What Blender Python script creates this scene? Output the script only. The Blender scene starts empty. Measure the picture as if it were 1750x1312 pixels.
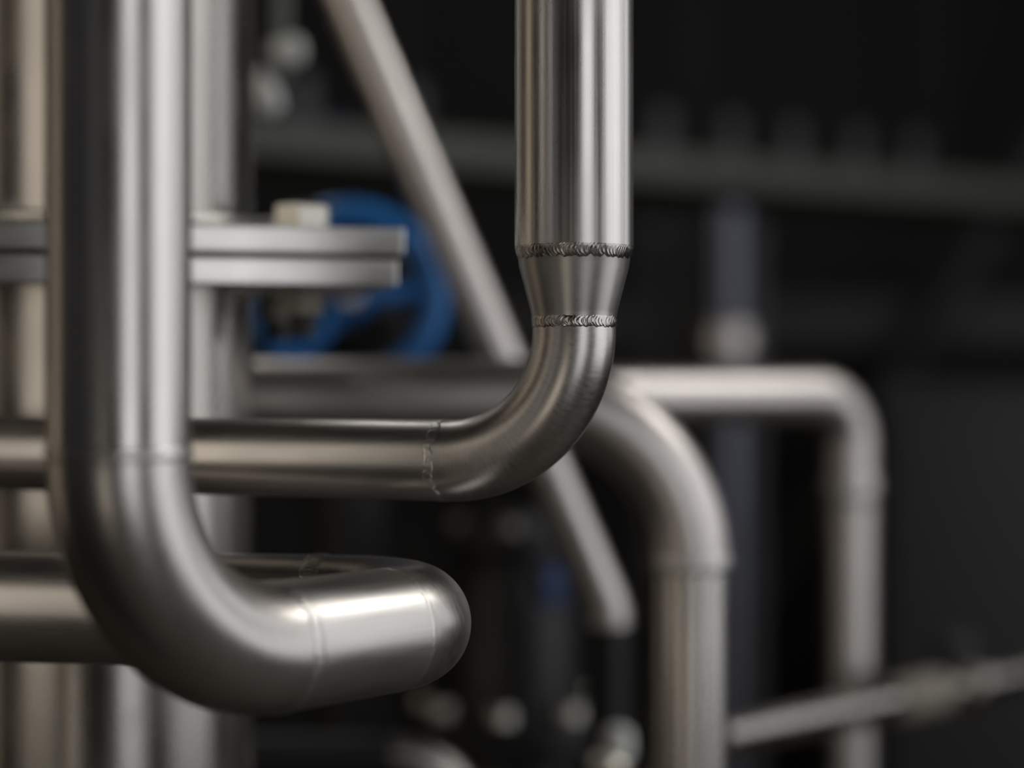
import bpy, math, random
from mathutils import Vector, Matrix

random.seed(4)
scene = bpy.context.scene
COL = scene.collection

# ------------------------------------------------------------------ camera
F = 1750 * 70.0 / 36.0                       # focal length in pixels of the 1750 x 1312 frame
cam_d = bpy.data.cameras.new('camera')
cam = bpy.data.objects.new('camera', cam_d)
COL.objects.link(cam)
cam.location = (0, 0, 0)
cam.rotation_euler = (math.pi / 2, 0, 0)
cam_d.lens = 70.0
cam_d.sensor_width = 36.0
cam_d.clip_start = 0.05
cam_d.dof.use_dof = True
cam_d.dof.focus_distance = 0.992
cam_d.dof.aperture_fstop = 2.0
scene.camera = cam

# ------------------------------------------------------------------ world, lamps, exposure
w = bpy.data.worlds.new('world')
scene.world = w
w.use_nodes = True
w.node_tree.nodes['Background'].inputs[0].default_value = (0.8, 0.9, 1.0, 1)
w.node_tree.nodes['Background'].inputs[1].default_value = 0.004


def area(name, loc, target, sx, sy, watt, col):
    d = bpy.data.lights.new(name, 'AREA')
    d.shape = 'RECTANGLE'
    d.size, d.size_y = sx, sy
    d.energy = watt
    d.color = col
    o = bpy.data.objects.new(name, d)
    COL.objects.link(o)
    o.location = loc
    o.rotation_euler = (Vector(target) - Vector(loc)).to_track_quat('-Z', 'Y').to_euler()
    return o


COOL, NEUT, WARM = (0.96, 0.97, 1.0), (1.0, 0.97, 0.93), (1.0, 0.90, 0.77)
area('window_light_right', (2.4, 0.62, 0.55), (0, 1.0, 0), 1.9, 2.6, 11.5, COOL)
area('window_light_rear', (1.30, -1.80, 0.30), (-0.1, 1.0, 0), 1.1, 2.6, 7.0, COOL)
area('window_light_left', (-2.35, 1.40, 0.25), (0, 1.0, 0), 0.55, 2.0, 0.9, (1.0, 0.83, 0.64))
area('window_light_rear_left', (-2.1, -0.60, 0.60), (0, 1.0, 0), 1.4, 2.4, 6.6, WARM)
area('hall_lamp', (2.0, 2.0, 1.85), (0, 1.1, 0), 0.5, 1.0, 8.5, NEUT)
area('window_light_right_far', (2.6, 2.35, 0.6), (0, 1.0, 0), 0.8, 1.5, 2.4, COOL)
area('door_light_rear', (-1.05, -2.2, -0.80), (0, 1.0, -0.1), 0.8, 0.9, 1.8, WARM)
area('hall_lamp_back', (-0.7, 3.0, 2.15), (-0.15, 1.0, 0), 0.3, 1.2, 3.5, NEUT)

vs = scene.view_settings
vs.view_transform = 'Standard'
vs.look = 'None'
vs.exposure = 0.85
vs.gamma = 1.0
vs.use_curve_mapping = False


# ------------------------------------------------------------------ materials
def new_mat(name):
    m = bpy.data.materials.new(name)
    m.use_nodes = True
    return m, m.node_tree.nodes, m.node_tree.links, m.node_tree.nodes['Principled BSDF']


def steel(name, col, rough, streak=(8, 900), bump=0.25, var=0.12, dist=0.00006, colvar=0.25, fine=(1500, 1500)):
    """Brushed stainless steel. UV: u = metres along the pipe, v = metres around it."""
    m, N, L, b = new_mat(name)
    b.inputs['Metallic'].default_value = 1.0
    uv = N.new('ShaderNodeUVMap')
    mp = N.new('ShaderNodeMapping')
    mp.inputs['Scale'].default_value = (streak[0], streak[1], 1)
    L.new(uv.outputs[0], mp.inputs['Vector'])
    n1 = N.new('ShaderNodeTexNoise')
    n1.inputs['Scale'].default_value = 1.0
    n1.inputs['Detail'].default_value = 4
    L.new(mp.outputs[0], n1.inputs['Vector'])
    mp2 = N.new('ShaderNodeMapping')
    mp2.inputs['Scale'].default_value = (fine[0], fine[1], 1)
    L.new(uv.outputs[0], mp2.inputs['Vector'])
    n2 = N.new('ShaderNodeTexNoise')
    n2.inputs['Scale'].default_value = 1.0
    n2.inputs['Detail'].default_value = 3
    L.new(mp2.outputs[0], n2.inputs['Vector'])
    n3 = N.new('ShaderNodeTexNoise')               # broad blotches of handling and pickling
    n3.inputs['Scale'].default_value = 14.0
    n3.inputs['Detail'].default_value = 5
    tc = N.new('ShaderNodeTexCoord')
    L.new(tc.outputs['Object'], n3.inputs['Vector'])
    mr = N.new('ShaderNodeMapRange')
    mr.inputs[1].default_value = 0.3
    mr.inputs[2].default_value = 0.7
    mr.inputs[3].default_value = rough - var
    mr.inputs[4].default_value = rough + var
    mx = N.new('ShaderNodeMix')
    mx.inputs[0].default_value = 0.55
    L.new(n1.outputs['Fac'], mx.inputs[2])
    L.new(n3.outputs['Fac'], mx.inputs[3])
    L.new(mx.outputs[0], mr.inputs[0])
    L.new(mr.outputs[0], b.inputs['Roughness'])
    cr = N.new('ShaderNodeMix')
    cr.data_type = 'RGBA'
    cr.inputs[6].default_value = (col[0] * (1 - colvar), col[1] * (1 - colvar), col[2] * (1 - colvar), 1)
    cr.inputs[7].default_value = (min(1, col[0] * (1 + colvar)), min(1, col[1] * (1 + colvar)), min(1, col[2] * (1 + colvar)), 1)
    L.new(n1.outputs['Fac'], cr.inputs[0])
    L.new(cr.outputs[2], b.inputs['Base Color'])
    ad = N.new('ShaderNodeMath')
    ad.operation = 'ADD'
    L.new(n1.outputs['Fac'], ad.inputs[0])
    L.new(n2.outputs['Fac'], ad.inputs[1])
    bp = N.new('ShaderNodeBump')
    bp.inputs['Strength'].default_value = bump
    bp.inputs['Distance'].default_value = dist
    L.new(ad.outputs[0], bp.inputs['Height'])
    L.new(bp.outputs[0], b.inputs['Normal'])
    return m


def plain(name, col, rough, metal=0.0, var=0.15, scale=30, bump=0.15):
    m, N, L, b = new_mat(name)
    b.inputs['Metallic'].default_value = metal
    b.inputs['Roughness'].default_value = rough
    tc = N.new('ShaderNodeTexCoord')
    n = N.new('ShaderNodeTexNoise')
    n.inputs['Scale'].default_value = scale
    n.inputs['Detail'].default_value = 5
    L.new(tc.outputs['Object'], n.inputs['Vector'])
    cr = N.new('ShaderNodeMix')
    cr.data_type = 'RGBA'
    cr.inputs[6].default_value = tuple(c * (1 - var) for c in col) + (1,)
    cr.inputs[7].default_value = tuple(min(1, c * (1 + var)) for c in col) + (1,)
    L.new(n.outputs['Fac'], cr.inputs[0])
    L.new(cr.outputs[2], b.inputs['Base Color'])
    bp = N.new('ShaderNodeBump')
    bp.inputs['Strength'].default_value = bump
    bp.inputs['Distance'].default_value = 0.001
    L.new(n.outputs['Fac'], bp.inputs['Height'])
    L.new(bp.outputs[0], b.inputs['Normal'])
    return m


ST = (0.60, 0.575, 0.55)
M = {
    'pipe': steel('brushed_steel', ST, 0.285, (4, 600), 0.30, 0.08, 0.00006, 0.28),
    'run': steel('brushed_run_steel', ST, 0.36, (30, 600), 0.25, 0.06, 0.00005, 0.14),
    'elbow': steel('ground_elbow_steel', (0.56, 0.53, 0.50), 0.33, (700, 160), 0.25, 0.06, 0.00005, 0.22),
    'cone': steel('turned_reducer_steel', (0.46, 0.44, 0.42), 0.34, (900, 90), 0.22, 0.06, 0.00005, 0.12),
    'bead': steel('weld_bead_steel', (0.48, 0.45, 0.42), 0.24, (900, 900), 0.25, 0.08),
    'seam': steel('ground_weld_steel', (0.62, 0.60, 0.57), 0.36, (500, 300), 0.4, 0.08),
    'satin': steel('satin_steel', (0.46, 0.435, 0.405), 0.27, (4, 260), 0.2, 0.08),
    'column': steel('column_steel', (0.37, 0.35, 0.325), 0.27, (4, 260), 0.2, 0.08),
    'pickled': steel('pickled_steel', (0.62, 0.58, 0.55), 0.37, (200, 200), 0.3, 0.08),
    'plate': steel('milled_plate_steel', (0.78, 0.76, 0.73), 0.35, (30, 500), 0.3, 0.08),
    'nut': steel('nut_steel', (0.84, 0.79, 0.70), 0.40, (300, 300), 0.2, 0.06),
    'gasket': plain('gasket_graphite', (0.03, 0.03, 0.03), 0.7),
    'blue': plain('blue_enamel', (0.024, 0.19, 0.55), 0.35, 0.0, 0.12),
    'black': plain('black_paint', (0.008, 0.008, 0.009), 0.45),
    'iron': plain('dark_cast_iron', (0.02, 0.02, 0.021), 0.5, 0.3),
    'grey': plain('grey_paint', (0.030, 0.030, 0.031), 0.55),
    'tray': plain('galvanised_tray', (0.085, 0.087, 0.072), 0.6, 0.2),
    'post': plain('tray_post_paint', (0.055, 0.055, 0.062), 0.6, 0.2),
    'navyplate': plain('dark_blue_enamel', (0.010, 0.045, 0.16), 0.5),
    'navy': plain('blue_duct_paint', (0.016, 0.034, 0.10), 0.6),
    'pale': plain('pale_plastic', (0.80, 0.81, 0.78), 0.5),
    'rod': plain('grey_green_rod', (0.13, 0.145, 0.125), 0.5),
    'tan': plain('tan_sleeve', (0.24, 0.22, 0.18), 0.6),
    'bluesteel': plain('bluish_steel', (0.13, 0.135, 0.165), 0.34, 0.9),
    'wall': plain('dark_wall', (0.012, 0.0115, 0.011), 0.8, 0.0, 0.2, 2.0),
    'panel': plain('dark_cabinet_paint', (0.016, 0.0155, 0.015), 0.6),
    'floor': plain('dark_floor', (0.065, 0.055, 0.043), 0.6, 0.0, 0.2, 3.0),
}


# ------------------------------------------------------------------ mesh helpers
def P(px, py, d):
    """The point that stands d metres deep behind pixel (px, py)."""
    return Vector(((px - 875.0) / F * d, d, (656.0 - py) / F * d))


def thing(name, label, cat, loc=(0, 0, 0), group=None):
    o = bpy.data.objects.new(name, None)
    COL.objects.link(o)
    o.location = loc
    o.empty_display_size = 0.02
    o['label'] = label
    o['category'] = cat
    if group:
        o['group'] = group
    return o


def base_of(parent):
    v = Vector((0, 0, 0))
    while parent is not None:
        v += parent.location
        parent = parent.parent
    return v


def mesh(name, verts, faces, mat, parent=None, uvs=None, smooth=True, label=None, sharp=None):
    off = base_of(parent)
    me = bpy.data.meshes.new(name)
    me.from_pydata([Vector(v) - off for v in verts], [], faces)
    if uvs:
        lay = me.uv_layers.new(name='UVMap')
        k = 0
        for f in uvs:
            for c in f:
                lay.data[k].uv = c
                k += 1
    if smooth:
        me.polygons.foreach_set('use_smooth', [True] * len(me.polygons))
        if sharp:
            me.set_sharp_from_angle(angle=math.radians(sharp))
    me.materials.append(M[mat])
    me.update()
    o = bpy.data.objects.new(name, me)
    COL.objects.link(o)
    if parent is not None:
        o.parent = parent
    if label:
        o['label'] = label
    return o


def frames(pts):
    T = []
    for i in range(len(pts)):
        a = pts[max(0, i - 1)]
        b = pts[min(len(pts) - 1, i + 1)]
        T.append((b - a).normalized())
    up = Vector((0, 0, 1)) if abs(T[0].z) < 0.9 else Vector((1, 0, 0))
    n = T[0].cross(up).normalized()
    fr = []
    for i, t in enumerate(T):
        if i:
            q = T[i - 1].rotation_difference(t)
            n = q @ n
        n = (n - t * n.dot(t)).normalized()
        fr.append((t, n, t.cross(n)))
    return fr


def tube(name, pts, rad, mat, parent, seg=96, caps=True, label=None, sharp=None):
    pts = [Vector(p) for p in pts]
    rs = rad if isinstance(rad, (list, tuple)) else [rad] * len(pts)
    fr = frames(pts)
    V, Fc, U = [], [], []
    s = [0.0]
    for i in range(1, len(pts)):
        s.append(s[-1] + max((pts[i] - pts[i - 1]).length, 1e-5))
    rm = max(rs)
    for (p, r, (t, n, b)) in zip(pts, rs, fr):
        for k in range(seg):
            a = 2 * math.pi * k / seg
            V.append(p + n * (r * math.cos(a)) + b * (r * math.sin(a)))
    for i in range(len(pts) - 1):
        for k in range(seg):
            k2 = (k + 1) % seg
            Fc.append((i * seg + k, i * seg + k2, (i + 1) * seg + k2, (i + 1) * seg + k))
            v0, v1 = k * 2 * math.pi * rm / seg, (k + 1) * 2 * math.pi * rm / seg
            U.append(((s[i], v0), (s[i], v1), (s[i + 1], v1), (s[i + 1], v0)))
    if caps:
        Fc.append(tuple(reversed(range(seg))))
        U.append([(0, 0)] * seg)
        Fc.append(tuple(range((len(pts) - 1) * seg, len(pts) * seg)))
        U.append([(0, 0)] * seg)
    return mesh(name, V, Fc, mat, parent, U, True, label, sharp if sharp else (60 if caps else None))


def line(a, b, n):
    a, b = Vector(a), Vector(b)
    return [a.lerp(b, i / n) for i in range(n + 1)]


def arc(start, d1, d2, R, n=32):
    """Bend of centreline radius R that leaves start along d1 and ends along d2."""
    start, d1, d2 = Vector(start), Vector(d1).normalized(), Vector(d2).normalized()
    ang = d1.angle(d2)
    side = (d2 - d1 * d1.dot(d2)).normalized()
    c = start + side * R
    return [c + d1 * (R * math.sin(ang * i / n)) - side * (R * math.cos(ang * i / n)) for i in range(n + 1)]


def bead(name, c, axis, r0, r1, width, height, ripples, parent, mat='bead', depth=0.25, wob=0.0, nth=1080, nu=12, label=None, curve=2.2):
    """A weld bead round a pipe: a raised strip with overlapping crescent ripples."""
    c, t = Vector(c), Vector(axis).normalized()
    up = Vector((0, 0, 1)) if abs(t.z) < 0.9 else Vector((1, 0, 0))
    n = t.cross(up).normalized()
    b = t.cross(n)
    rnd = random.Random(len(name) + int(ripples) + int(r0 * 1e5))
    ph = [rnd.uniform(0, 6.28) for _ in range(6)]
    V, Fc, U = [], [], []
    for j in range(nth):
        a = 2 * math.pi * j / nth
        wv = wob * (math.sin(7 * a + ph[0]) + 0.6 * math.sin(17 * a + ph[1]) + 0.5 * math.sin(31 * a + ph[2]))
        we = 0.08 * math.sin(23 * a + ph[3]) + 0.06 * math.sin(47 * a + ph[4])
        for i in range(nu + 1):
            u = -1 + 2.0 * i / nu
            r = r0 + (r1 - r0) * (u + 1) / 2
            crown = height * (1 - u ** 4)
            phase = a * ripples / (2 * math.pi) + curve * u * u + 0.35 * math.sin(5 * a + ph[5])
            fr = phase - math.floor(phase)
            rip = (0.5 - 0.5 * math.cos(2 * math.pi * fr ** 1.5)) * height * depth * (1 - 0.6 * u * u)
            rr = r + crown + rip - height * 0.12
            V.append(c + t * (u * width / 2 * (1 + we) + wv) + n * (rr * math.cos(a)) + b * (rr * math.sin(a)))
    W = nu + 1
    for j in range(nth):
        j2 = (j + 1) % nth
        for i in range(nu):
            Fc.append((j * W + i, j * W + i + 1, j2 * W + i + 1, j2 * W + i))
            v0, v1 = j * 2 * math.pi * r0 / nth, (j + 1) * 2 * math.pi * r0 / nth
            u0, u1 = i * width / nu, (i + 1) * width / nu
            U.append(((u0, v0), (u1, v0), (u1, v1), (u0, v1)))
    return mesh(name, V, Fc, mat, parent, U, True, label)


def box(name, c, size, mat, parent=None, rot=None, bev=0.0, label=None):
    """A box with chamfered edges; rot is a 3x3 matrix of its axes."""
    c = Vector(c)
    R = rot if rot is not None else Matrix.Identity(3)
    hx, hy, hz = size[0] / 2, size[1] / 2, size[2] / 2
    import bmesh
    bm = bmesh.new()
    bmesh.ops.create_cube(bm, size=1.0)
    for v in bm.verts:
        v.co = Vector((v.co.x * 2 * hx, v.co.y * 2 * hy, v.co.z * 2 * hz))
    if bev > 0:
        bmesh.ops.bevel(bm, geom=list(bm.edges), offset=bev, segments=3, profile=0.5, affect='EDGES')
    uvl = bm.loops.layers.uv.new('UVMap')
    for f in bm.faces:
        for l in f.loops:
            co = l.vert.co
            if abs(f.normal.z) > 0.7:
                l[uvl].uv = (co.x, co.y)
            elif abs(f.normal.x) > 0.7:
                l[uvl].uv = (co.y, co.z)
            else:
                l[uvl].uv = (co.x, co.z)
    off = base_of(parent)
    for v in bm.verts:
        v.co = R @ v.co + c - off
    me = bpy.data.meshes.new(name)
    bm.to_mesh(me)
    bm.free()
    me.materials.append(M[mat])
    if bev > 0:
        me.polygons.foreach_set('use_smooth', [True] * len(me.polygons))
        me.set_sharp_from_angle(angle=math.radians(40))
    o = bpy.data.objects.new(name, me)
    COL.objects.link(o)
    if parent is not None:
        o.parent = parent
    if label:
        o['label'] = label
    return o


def lathe(name, c, axis, prof, mat, parent, seg=64, label=None, sharp=35):
    """Profile of (distance along the axis, radius) turned round the axis through c."""
    c, t = Vector(c), Vector(axis).normalized()
    up = Vector((0, 0, 1)) if abs(t.z) < 0.9 else Vector((1, 0, 0))
    n = t.cross(up).normalized()
    b = t.cross(n)
    V, Fc, U = [], [], []
    for (h, r) in prof:
        for k in range(seg):
            a = 2 * math.pi * k / seg
            V.append(c + t * h + n * (r * math.cos(a)) + b * (r * math.sin(a)))
    acc = 0.0
    for i in range(len(prof) - 1):
        dl = math.hypot(prof[i + 1][0] - prof[i][0], prof[i + 1][1] - prof[i][1])
        for k in range(seg):
            k2 = (k + 1) % seg
            Fc.append((i * seg + k, i * seg + k2, (i + 1) * seg + k2, (i + 1) * seg + k))
            v0, v1 = k * 6.283 * prof[i][1] / seg, (k + 1) * 6.283 * prof[i][1] / seg
            U.append(((acc, v0), (acc, v1), (acc + dl, v1), (acc + dl, v0)))
        acc += dl
    if prof[0][1] > 1e-4:
        Fc.append(tuple(reversed(range(seg))))
        U.append([(0, 0)] * seg)
    if prof[-1][1] > 1e-4:
        Fc.append(tuple(range((len(prof) - 1) * seg, len(prof) * seg)))
        U.append([(0, 0)] * seg)
    return mesh(name, V, Fc, mat, parent, U, True, label, sharp)


def hexnut(name, c, axis, across, h, mat, parent, label=None):
    R = across / math.sqrt(3)
    ch = R * 0.10
    return lathe(name, Vector(c) - Vector(axis).normalized() * h / 2, axis,
                 [(0, R - ch), (ch * 0.6, R), (h - ch * 0.6, R), (h, R - ch)], mat, parent, 6, label, 20)


def structure(o):
    o['kind'] = 'structure'
    return o


CEIL, FLOOR = 2.3, -1.35
BACK, LEFT, RIGHT, FRONT = 4.6, -3.0, 3.0, -2.6

# ------------------------------------------------------------------ room
structure(box('wall_back', (0, BACK + 0.1, (CEIL + FLOOR) / 2), (RIGHT - LEFT + 0.4, 0.2, CEIL - FLOOR), 'wall'))
structure(box('wall_left', (LEFT - 0.1, (BACK + FRONT) / 2, (CEIL + FLOOR) / 2), (0.2, BACK - FRONT, CEIL - FLOOR), 'wall'))
structure(box('wall_right', (RIGHT + 0.1, (BACK + FRONT) / 2, (CEIL + FLOOR) / 2), (0.2, BACK - FRONT, CEIL - FLOOR), 'wall'))
structure(box('wall_front', (0, FRONT - 0.1, (CEIL + FLOOR) / 2), (RIGHT - LEFT + 0.4, 0.2, CEIL - FLOOR), 'wall'))
structure(box('floor', (0, (BACK + FRONT) / 2, FLOOR - 0.1), (RIGHT - LEFT + 0.4, BACK - FRONT + 0.4, 0.2), 'floor'))
structure(box('ceiling', (0, (BACK + FRONT) / 2, CEIL + 0.1), (RIGHT - LEFT + 0.4, BACK - FRONT + 0.4, 0.2), 'wall'))

# ------------------------------------------------------------------ the sharp pipe with the reducer
MX, MY = 0.0315, 1.011
RB, RS = 0.03015, 0.0212                      # big and small pipe radius


def zpx(py, d=MY):
    return (656.0 - py) / F * d


t = thing('reducing_pipe', 'sharply focused brushed steel pipe with welded cone reducer and elbow in the centre', 'pipe', (MX, MY, zpx(420)))
z0, z1, z2, z3 = zpx(421), zpx(443), zpx(544), zpx(556)
tube('vertical_pipe', line((MX, MY, CEIL), (MX, MY, z0), 24), RB, 'pipe', t, 160)
V0 = Vector((MX, MY, 0))
lathe('reducer', V0, (0, 0, -1), [(-z0 - 0.001, RB - 0.0007), (-z0 + 0.0008, RB - 0.0001), (-z1 - 0.0005, 0.0284), (-z1 + 0.004, 0.0279),
                                   (-z2 - 0.004, 0.0221), (-z2 - 0.0005, 0.0216), (-z3, 0.02115)], 'cone', t, 160, 'dull cone shaped steel reducer', 50)
bead('weld_bead', V0 + Vector((0, 0, (z0 + z1) / 2 + 0.0003)), (0, 0, -1), RB - 0.00005, 0.0283, 0.0074, 0.00032, 88, t, 'bead', 0.34, 0.00014, nth=1600, nu=22, curve=1.5,
     label='rippled weld bead above the cone')
bead('weld_bead', V0 + Vector((0, 0, (z2 + z3) / 2 + 0.0001)), (0, 0, -1), 0.0216, 0.0212, 0.0060, 0.00028, 66, t, 'bead', 0.42, 0.00010, nth=1300, nu=20, curve=1.4,
     label='rippled weld bead below the cone')
AM = math.radians(23)
DM = Vector((-math.cos(AM), math.sin(AM), 0))
RM = 0.0675
el = line((MX, MY, z3), (MX, MY, z3 - 0.002), 1)[:-1] + arc((MX, MY, z3 - 0.002), (0, 0, -1), DM, RM, 48)
e1 = el[-1] + DM * 0.004
tube('elbow', el + [e1], RS, 'elbow', t, 144, False)
bead('weld_seam', e1 + DM * 0.0012, DM, RS, RS, 0.0056, 0.00028, 40, t, 'seam', 0.25, 0.0005, label='flat ground weld seam')
HL = (e1.x - LEFT - 0.03) / math.cos(AM)
tube('horizontal_pipe', line(e1, e1 + DM * HL, 60), RS, 'run', t, 144)

# ------------------------------------------------------------------ the blurred pipe in front
FX, FY = -0.1647, 0.834
t = thing('looped_pipe', 'thick blurred steel pipe in front at left that bends under and loops back', 'pipe', (FX, FY, -0.12))
zw = -0.0292
tube('vertical_pipe', line((FX, FY, CEIL), (FX, FY, zw), 16), RB, 'pipe', t, 128)
bead('weld_seam', (FX, FY, zw), (0, 0, -1), RB, RB, 0.005, 0.0006, 60, t, 'seam', 0.2, 0.0002, nth=360)
AE = math.radians(52)
DE = Vector((math.cos(AE), math.sin(AE), 0))
a1 = arc((FX, FY, zw), (0, 0, -1), DE, 0.0905, 48)
tube('elbow', a1, RB, 'elbow', t, 128, False)
bead('weld_seam', a1[-1], DE, RB, RB, 0.007, 0.0005, 60, t, 'seam', 0.2, 0.0004, nth=540)
s2 = a1[-1] + DE * 0.0787
tube('short_pipe', line(a1[-1], s2, 8), RB, 'run', t, 128, False)
bead('weld_seam', s2, DE, RB, RB, 0.003, 0.0002, 60, t, 'seam', 0.2, 0.0002, nth=540)
AR = math.radians(10)
DR = Vector((-math.cos(AR), math.sin(AR), 0))
a2 = arc(s2, DE, DR, 0.047, 48)
e2 = a2[-1] + DR * 0.012
tube('return_elbow', a2 + [e2], RB, 'elbow', t, 128, False)
bead('weld_bead', e2, DR, RB, RB, 0.0095, 0.0006, 70, t, 'seam', 0.3, 0.0005, nth=1400, nu=20, curve=1.4)
tube('return_pipe', line(e2, e2 + DR * ((e2.x - LEFT - 0.03) / math.cos(AR)), 50), RB, 'run', t, 128)

# ------------------------------------------------------------------ unseen black upright, added past the left edge to shade the looped pipe
t = thing('added_shade_upright', 'black upright added out of view to shade the looped pipe', 'post', (-0.30, 0.62, FLOOR))
box('shade_strip', (-0.280, 0.62, (CEIL + FLOOR) / 2), (0.008, 0.36, CEIL - FLOOR), 'black', t, None, 0.001)
box('shade_web', (-0.322, 0.62, (CEIL + FLOOR) / 2), (0.076, 0.008, CEIL - FLOOR), 'black', t, None, 0.001)
box('shade_strip', (-0.364, 0.62, (CEIL + FLOOR) / 2), (0.008, 0.36, CEIL - FLOOR), 'black', t, None, 0.001)

# ------------------------------------------------------------------ flanged column behind
CX, CY = -0.2577, 1.28
RC = 0.0903
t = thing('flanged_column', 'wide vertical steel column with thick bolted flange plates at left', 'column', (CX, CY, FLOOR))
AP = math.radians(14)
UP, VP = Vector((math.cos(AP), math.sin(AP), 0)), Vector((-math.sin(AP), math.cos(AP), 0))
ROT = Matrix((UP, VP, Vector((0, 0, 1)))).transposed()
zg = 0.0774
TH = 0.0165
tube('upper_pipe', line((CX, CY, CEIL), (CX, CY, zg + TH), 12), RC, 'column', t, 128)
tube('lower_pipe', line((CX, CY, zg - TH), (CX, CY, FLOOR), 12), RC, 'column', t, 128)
bead('weld_ring', (CX, CY, zg + TH + 0.0075), (0, 0, 1), RC, RC, 0.008, 0.004, 80, t, 'seam', 0.2, 0.0003, nth=360)
box('flange_plate', (CX, CY, zg + 0.0014 + TH / 2), (0.342, 0.218, TH), 'plate', t, ROT, 0.0012)
box('gasket', (CX, CY, zg), (0.336, 0.212, 0.0028), 'gasket', t, ROT, 0.0)
box('flange_plate', (CX - 0.002, CY, zg - 0.0014 - TH / 2), (0.338, 0.216, TH), 'plate', t, ROT, 0.0012)
for (su, sv) in ((0.115, -0.062), (-0.115, -0.062), (0.115, 0.062), (-0.115, 0.062)):
    q = Vector((CX, CY, 0)) + UP * su + VP * sv
    tp, bt = zg + 0.0014 + TH, zg - 0.0014 - TH
    bo = tube('bolt', line((q.x, q.y, tp + 0.020), (q.x, q.y, bt - 0.030), 4), 0.0085, 'iron', t, 24)
    hexnut('nut', (q.x, q.y, tp + 0.0082), (0, 0, 1), 0.032, 0.0165, 'nut', bo)
    hexnut('nut', (q.x, q.y, bt - 0.009), (0, 0, 1), 0.024, 0.016, 'tan', bo)

# ------------------------------------------------------------------ pipe that turns down, right of the sharp elbow
DC = 1.45
RCp = 0.0302
RCb = 276 / F * DC
t = thing('turned_down_pipe', 'blurred beige steel pipe behind the sharp elbow turning down at a broad bend', 'pipe', P(1176, 1312, DC))
cz = P(0, 684, DC).z
sx = P(900, 0, DC).x
XL = -0.70
tube('horizontal_pipe', line((XL, DC, cz), (sx, DC, cz), 30), RCp, 'pickled', t, 96)
ao = arc((XL, DC, cz), (-1, 0, 0), (0, 0, -1), 0.09, 24)
tube('drop_elbow', ao, RCp, 'pickled', t, 64, False)
tube('drop_pipe', line(ao[-1], (ao[-1].x, DC, FLOOR), 8), RCp, 'pickled', t, 64)
ac = arc((sx, DC, cz), (1, 0, 0), (0, 0, -1), RCb, 48)
tube('elbow', ac, RCp, 'pickled', t, 96, False)
bead('weld_seam', ac[-1], (0, 0, -1), RCp, RCp, 0.013, 0.0012, 60, t, 'seam', 0.2, 0.0003, nth=360)
tube('vertical_pipe', line(ac[-1], (ac[-1].x, DC, FLOOR), 16), RCp, 'satin', t, 96)

# ------------------------------------------------------------------ the farther pipe of the same shape
RD = 0.0245
pa, pb = P(985, 678, 1.74), P(1390, 674, 1.90)
pb.z = pa.z
dd = (pb - pa).normalized()
t = thing('narrow_turned_down_pipe', 'narrower far pipe turning down in a tight bend right of the broad bend', 'pipe', P(1460, 1312, 1.93))
back = Vector((-dd.y, dd.x, 0))
back = Vector((0.15, 0.99, 0)).normalized()
a0 = arc(pa + Vector((-0.05, 0.06, 0)), -back, dd, 0.05, 20)
tube('inlet_pipe', [a0[0] + back * 1.1, a0[0] + back * 0.5, a0[0]], RD, 'pickled', t, 64)
tube('inlet_elbow', a0, RD, 'pickled', t, 64, False)
tube('horizontal_pipe', line(a0[-1], pb, 10), RD, 'pickled', t, 64, False)
ad_ = arc(pb, dd, (0, 0, -1), 0.048, 32)
adx = ad_ + [ad_[-1] + Vector((0, 0, -0.035))]
tube('elbow', adx, RD, 'pickled', t, 64, False)
bead('weld_seam', adx[-1] + Vector((0, 0, -0.008)), (0, 0, -1), RD, RD, 0.024, 0.0022, 50, t, 'seam', 0.15, 0.0002, nth=240)
tube('vertical_pipe', line(adx[-1], (adx[-1].x, adx[-1].y, FLOOR), 12), RD, 'pickled', t, 64)

# ------------------------------------------------------------------ slanting pipe
pt, pe = P(594, 0, 1.66), P(1030, 1020, 1.66)
dg = (pe - pt).normalized()
t = thing('slanting_pipe', 'thin blurred steel pipe slanting down from upper left behind the sharp pipe', 'pipe', pe)
top = pt - dg * ((CEIL - pt.z) / -dg.z)
tube('slanted_pipe', line(top, pe, 24), 0.0182, 'pickled', t, 64)
ag = arc(pe, dg, (0, 0, -1), 0.06, 16)
tube('elbow', ag, 0.0182, 'pickled', t, 64, False)
tube('vertical_pipe', line(ag[-1], (ag[-1].x, ag[-1].y, FLOOR), 10), 0.0170, 'black', t, 64, True, 'lower length coloured black for shade')  # black colour stands in for the shade low on this pipe

# ------------------------------------------------------------------ valve with blue handwheel
WC = P(598, 508, 1.72)
ax = Vector((0.08, -0.98, 0.10)).normalized()
t = thing('handwheel_valve', 'blue spoked handwheel on a dark valve behind the flange plates', 'valve', WC)
up = Vector((0, 0, 1))
n1 = ax.cross(up).normalized()
n2 = ax.cross(n1)
RW = 0.074
ring = [WC + n1 * (RW * math.cos(2 * math.pi * i / 64)) + n2 * (RW * math.sin(2 * math.pi * i / 64)) for i in range(65)]


def torus(name, c, n1, n2, R, r, mat, parent, sq=1.0, label=None):
    axx = n1.cross(n2)
    V, Fc = [], []
    A, B = 72, 20
    for i in range(A):
        a = 2 * math.pi * i / A
        rd = n1 * math.cos(a) + n2 * math.sin(a)
        for j in range(B):
            b = 2 * math.pi * j / B
            V.append(c + rd * (R + r * math.cos(b)) + axx * (r * sq * math.sin(b)))
    for i in range(A):
        for j in range(B):
            i2, j2 = (i + 1) % A, (j + 1) % B
            Fc.append((i * B + j, i * B + j2, i2 * B + j2, i2 * B + j))
    return mesh(name, V, Fc, mat, parent, None, True, label)


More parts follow.
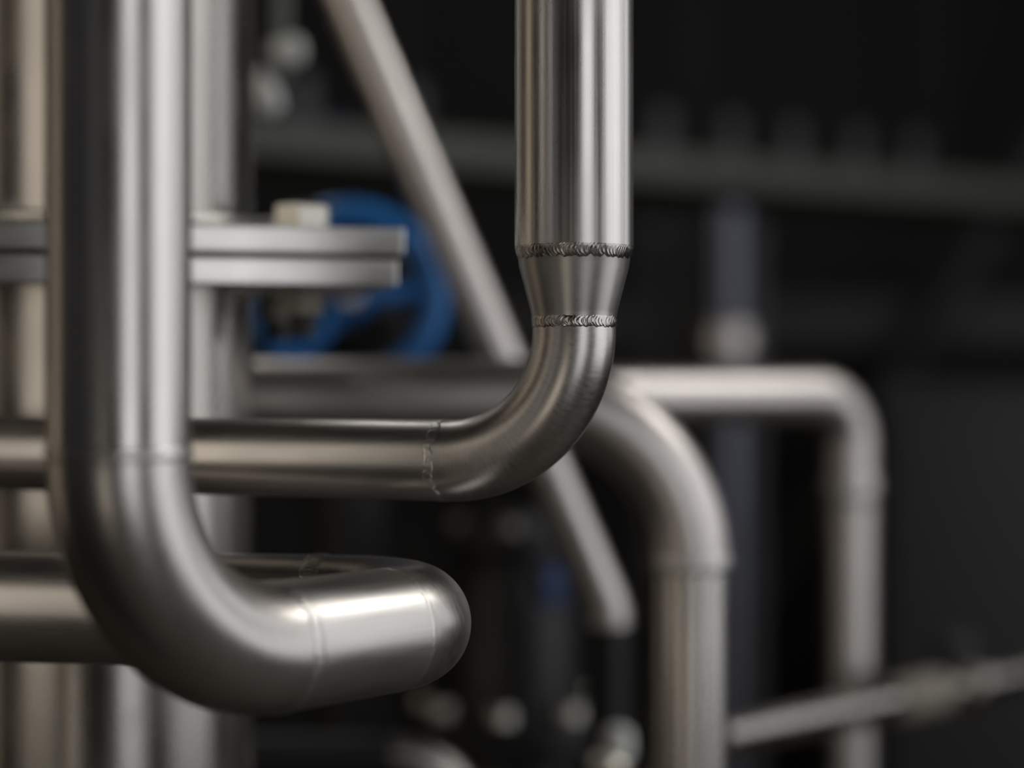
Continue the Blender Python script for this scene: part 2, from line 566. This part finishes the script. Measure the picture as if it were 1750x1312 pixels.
torus('wheel_rim', WC, n1, n2, RW, 0.0115, 'blue', t, 1.3)
lathe('hub', WC - ax * 0.016, ax, [(0, 0.018), (0.004, 0.021), (0.026, 0.019), (0.032, 0.015)], 'blue', t, 32)
hexnut('hub_nut', WC + ax * 0.021, ax, 0.022, 0.010, 'pickled', t)
for deg in (186, 52, 290):
    a = math.radians(deg)
    r_ = n1 * math.cos(a) + n2 * math.sin(a)
    tube('spoke', [WC + r_ * 0.015, WC + r_ * 0.045 - ax * 0.004, WC + r_ * RW], [0.0105, 0.0085, 0.0080], 'blue', t, 20)
tube('stem', [WC - ax * 0.012, WC - ax * 0.19], 0.009, 'pickled', t, 24)
bc = WC - ax * 0.26
for s in (-1, 1):
    tube('yoke_arm', [WC - ax * 0.10 + n1 * s * 0.018, WC - ax * 0.14 + n1 * s * 0.035, bc + ax * 0.04 + n1 * s * 0.04], 0.009, 'iron', t, 20)
lathe('bonnet', bc - ax * 0.02, ax, [(0, 0.062), (0.03, 0.062), (0.03, 0.036), (0.07, 0.03), (0.10, 0.02)], 'iron', t, 48)
lathe('valve_body', bc - ax * 0.04 + Vector((0, 0, -0.09)), (0, 0, 1), [(0, 0.06), (0.02, 0.06), (0.02, 0.045), (0.06, 0.058), (0.12, 0.058), (0.16, 0.045), (0.16, 0.06), (0.18, 0.06)], 'iron', t, 48)
tube('valve_leg', line(bc - ax * 0.04 + Vector((0, 0, -0.09)), Vector((bc.x, bc.y + 0.04, FLOOR)), 4), 0.038, 'iron', t, 32)

# ------------------------------------------------------------------ small pale fitting, upper left
d = 1.75
t = thing('hanging_fitting', 'small pale fitting with tilted lever hanging on a rod at top left', 'fitting', P(476, 160, d))
tube('rod', [Vector((P(480, 0, d).x, d, CEIL)), P(479, 0, d), P(476, 135, d)], 0.0085, 'rod', t, 24)
lathe('knob', P(461, 90, d), (1, 0, 0.1), [(0, 0.006), (0.004, 0.011), (0.016, 0.0125), (0.026, 0.0115), (0.030, 0.006)], 'pale', t, 32)
tube('lever', [P(444, 122, d), P(446, 132, d), P(455, 158, d), P(464, 184, d), P(468, 194, d)], [0.005, 0.0098, 0.0108, 0.0104, 0.005], 'pale', t, 32)

# ------------------------------------------------------------------ black valve low in the middle
VB = P(880, 1235, 1.9)
t = thing('black_valve', 'black cast valve body with a flange ring of bright bolts below the sharp elbow', 'valve', VB)
lathe('flange', VB, (0, 0, 1), [(-0.018, 0.100), (-0.015, 0.103), (0.010, 0.103), (0.013, 0.100)], 'iron', t, 64)
lathe('housing', VB + Vector((0, 0, 0.013)), (0, 0, 1), [(0, 0.072), (0.02, 0.068), (0.10, 0.066), (0.13, 0.060), (0.15, 0.048), (0.155, 0.062), (0.170, 0.062), (0.172, 0.04), (0.19, 0.038)], 'black', t, 64)
lathe('lower_body', VB + Vector((0, 0, -0.018)), (0, 0, -1), [(0, 0.06), (0.05, 0.075), (0.12, 0.07), (0.2, 0.05), (-FLOOR + VB.z - 0.018, 0.05)], 'black', t, 48)
for k in range(8):
    a = math.radians(-98 + 45 * k)
    q = VB + Vector((0.085 * math.cos(a), 0.085 * math.sin(a), 0.013))
    bo = tube('bolt', [q + Vector((0, 0, -0.05)), q + Vector((0, 0, 0.020))], 0.007, 'iron', t, 20)
    hexnut('nut', q + Vector((0, 0, 0.008)), (0, 0, 1), 0.022, 0.015, 'nut', bo)
for k in range(4):
    a = math.radians(-95 + 90 * k)
    q = VB + Vector((0.052 * math.cos(a), 0.052 * math.sin(a), 0.183))
    hexnut('nut', q + Vector((0, 0, 0.007)), (0, 0, 1), 0.018, 0.012, 'tan', t)
bt_ = VB + Vector((0.036, -0.0565, 0.138))
box('badge', bt_, (0.022, 0.004, 0.036), 'navyplate', t, Matrix.Rotation(math.radians(33), 3, 'Z'), 0.001, 'dark blue badge')

# ------------------------------------------------------------------ pale pipe and fitting at the bottom edge
t = thing('low_bent_pipe', 'beige pipe bend at the bottom edge under the looped pipe', 'pipe', P(740, 1340, 1.6))
q0 = P(672, 1290, 1.66)
pl = arc(q0, (1, 0, 0), (0.05, 0, -1), 0.062, 24)
tube('horizontal_pipe', line(q0 - Vector((1.4, 0, 0)), q0, 10), 0.0185, 'black', t, 48, True, 'length coloured black for its dark reflection')  # same pipe as the bend; its dark reflection is put into the colour
tube('elbow', pl, 0.0185, 'satin', t, 48, False)
tube('vertical_pipe', [pl[-1], Vector((pl[-1].x + 0.01, pl[-1].y, -0.7)), Vector((pl[-1].x + 0.01, pl[-1].y, FLOOR))], 0.0185, 'satin', t, 48)

t = thing('drain_fitting', 'small pale drain fitting at the bottom edge beside the broad bend pipe', 'fitting', P(1040, 1300, 1.62))
lathe('cap', P(1056, 1300, 1.62), (0, 0, 1), [(0, 0.008), (0.004, 0.0115), (0.018, 0.0125), (0.026, 0.010), (0.029, 0.004)], 'pale', t, 32)
lathe('collar', P(1036, 1330, 1.60), (0.2, 0, 1), [(0, 0.012), (0.004, 0.016), (0.014, 0.016), (0.019, 0.011)], 'nut', t, 32)
tube('stub_pipe', [P(1048, 1322, 1.615), Vector((P(1048, 0, 1.615).x, 1.615, FLOOR))], 0.0085, 'pickled', t, 32)

# ------------------------------------------------------------------ rising pipe at lower right
ra = P(1225, 1262, 1.66)
rb = P(1900, 1120, 2.18)
rb.z = ra.z
rd = (rb - ra).normalized()
t = thing('sideways_pipe', 'grey pipe with a tan sleeve crossing the lower right corner', 'pipe', ra)
rend = ra + rd * 0.95
tube('pipe', line(ra - rd * 0.01, rend, 20), 0.0165, 'satin', t, 48)
tube('elbow', arc(rend, rd, (0, 0, -1), 0.05, 16), 0.0165, 'satin', t, 48, False)
re_ = arc(rend, rd, (0, 0, -1), 0.05, 16)[-1]
tube('vertical_pipe', [re_, Vector((re_.x, re_.y, FLOOR))], 0.0165, 'satin', t, 48)
lathe('end_cap', ra - rd * 0.022, rd, [(0, 0.010), (0.004, 0.017), (0.014, 0.019), (0.02, 0.017)], 'satin', t, 32)
lathe('sleeve', ra + rd * 0.265, rd, [(0, 0.017), (0.004, 0.021), (0.085, 0.021), (0.089, 0.017)], 'tan', t, 48, 'tan sleeve')
vb = ra + rd * 0.40
lathe('valve_collar', vb - rd * 0.012, rd, [(0, 0.018), (0.004, 0.026), (0.030, 0.026), (0.034, 0.018)], 'satin', t, 32)
tube('valve_neck', [vb, vb + Vector((-0.008, 0, 0.035))], 0.010, 'grey', t, 24)
lathe('valve_knob', vb + Vector((-0.012, 0, 0.030)), (0, 0, 1), [(0, 0.014), (0.005, 0.023), (0.018, 0.023), (0.023, 0.014)], 'grey', t, 32)

# ------------------------------------------------------------------ tray across the background
ta, tb = P(380, 228, 2.55), P(1850, 0, 3.45)
tb.z = ta.z
td = (tb - ta).normalized()
tn = Vector((-td.y, td.x, 0))
TR = Matrix((td, tn, Vector((0, 0, 1)))).transposed()
t = thing('cable_tray', 'dim grey green cable tray with short uprights running across the dark background', 'cable tray', ta)
mid = (ta + tb) / 2
ln = (tb - ta).length
lo = ta - td * 1.2
m2, l2 = (lo + tb + td * 0.3) / 2, (tb - lo).length + 0.3
box('side_rail', m2, (l2, 0.006, 0.045), 'tray', t, TR, 0.002)
box('side_rail', m2 + tn * 0.25, (l2, 0.006, 0.045), 'tray', t, TR, 0.002)
box('tray_floor', m2 + tn * 0.125 + Vector((0, 0, -0.02)), (l2, 0.244, 0.004), 'tray', t, TR, 0.0)
for px in (545, 735, 1165, 1285, 1390, 1500, 1600):
    # where the sight line of that column crosses the rail
    k = (px - 875) / F
    s = (k * ta.y - ta.x) / (td.x - k * td.y)
    q = ta + td * s
    box('upright', q + tn * 0.05 + Vector((0, 0, 0.055)), (0.034, 0.02, 0.075), 'post', t, TR, 0.003)
for i in range(6):
    q = lo + td * (0.5 + i * 0.55)
    tube('hanger_rod', [q + tn * 0.22, Vector((q.x + tn.x * 0.22, q.y + tn.y * 0.22, CEIL))], 0.004, 'iron', t, 10)
o = box('blue_duct', m2 + tn * 0.62 + Vector((-0.75, 0, 0.150)), (l2 - 1.15, 0.12, 0.05), 'navy', None, TR, 0.004)
o['label'] = 'dark blue duct behind the cable tray'
o['category'] = 'duct'

# ------------------------------------------------------------------ uprights far right of the sharp pipe
d = 2.9
t = thing('support_post', 'dark grey square post behind the bluish pipe', 'post', (P(1228, 0, d).x, d + 0.1, FLOOR))
xx = P(1228, 0, d + 0.1).x
box('post_shaft', (xx, d + 0.1, (0.245 + FLOOR) / 2), (0.125, 0.08, 0.245 - FLOOR), 'grey', t, None, 0.004)
box('base_plate', (xx, d + 0.1, FLOOR + 0.006), (0.128, 0.10, 0.012), 'grey', t, None, 0.002)
t = thing('narrow_support_post', 'narrow dark grey post left of the bluish pipe', 'post', (P(1120, 0, d).x, d + 0.12, FLOOR))
xx = P(1120, 0, d + 0.12).x
box('post_shaft', (xx, d + 0.12, (0.245 + FLOOR) / 2), (0.046, 0.06, 0.245 - FLOOR), 'grey', t, None, 0.004)
box('base_plate', (xx, d + 0.12, FLOOR + 0.006), (0.050, 0.10, 0.012), 'grey', t, None, 0.002)
t = thing('bluish_pipe', 'upright bluish polished pipe with a round clamp in the dim background', 'pipe', (P(1242, 0, d).x, d, FLOOR))
xx = P(1242, 0, d).x
tube('pipe', line((xx, d, 0.255), (xx, d, FLOOR), 8), 0.031, 'bluesteel', t, 48)
lathe('clamp', (xx, d, P(0, 612, d).z), (0, 0, 1), [(0, 0.032), (0.006, 0.043), (0.045, 0.043), (0.051, 0.032)], 'pickled', t, 48)

# ------------------------------------------------------------------ dark cabinet, beam and brace at right
t = thing('dark_cabinet', 'large dark grey cabinet in the dim background at right', 'cabinet', (1.15, 3.5, FLOOR))
zt = P(0, 650, 3.3).z
box('body', (1.16, 3.6, (zt + FLOOR) / 2), (1.10, 0.5, zt - FLOOR), 'panel', t, None, 0.006)
box('door', (0.89, 3.34, (zt + FLOOR) / 2), (0.52, 0.02, zt - FLOOR - 0.1), 'panel', t, None, 0.004)
box('door', (1.43, 3.34, (zt + FLOOR) / 2), (0.52, 0.02, zt - FLOOR - 0.1), 'panel', t, None, 0.004)
o = box('wall_beam', (1.2, 4.2, P(0, 555, 4.2).z), (2.6, 0.10, 0.11), 'grey', None, None, 0.005)
o['label'] = 'dim horizontal beam above the dark cabinet'
o['category'] = 'beam'
b0, b1 = P(1745, 310, 4.05), P(1480, 740, 4.05)
o = tube('diagonal_brace', [b0 + (b0 - b1) * 3, b0, b1, b1 + (b1 - b0) * 2.2], 0.035, 'grey', None, 24)
o['label'] = 'faint diagonal brace leaning across the wall at far right'
o['category'] = 'brace'
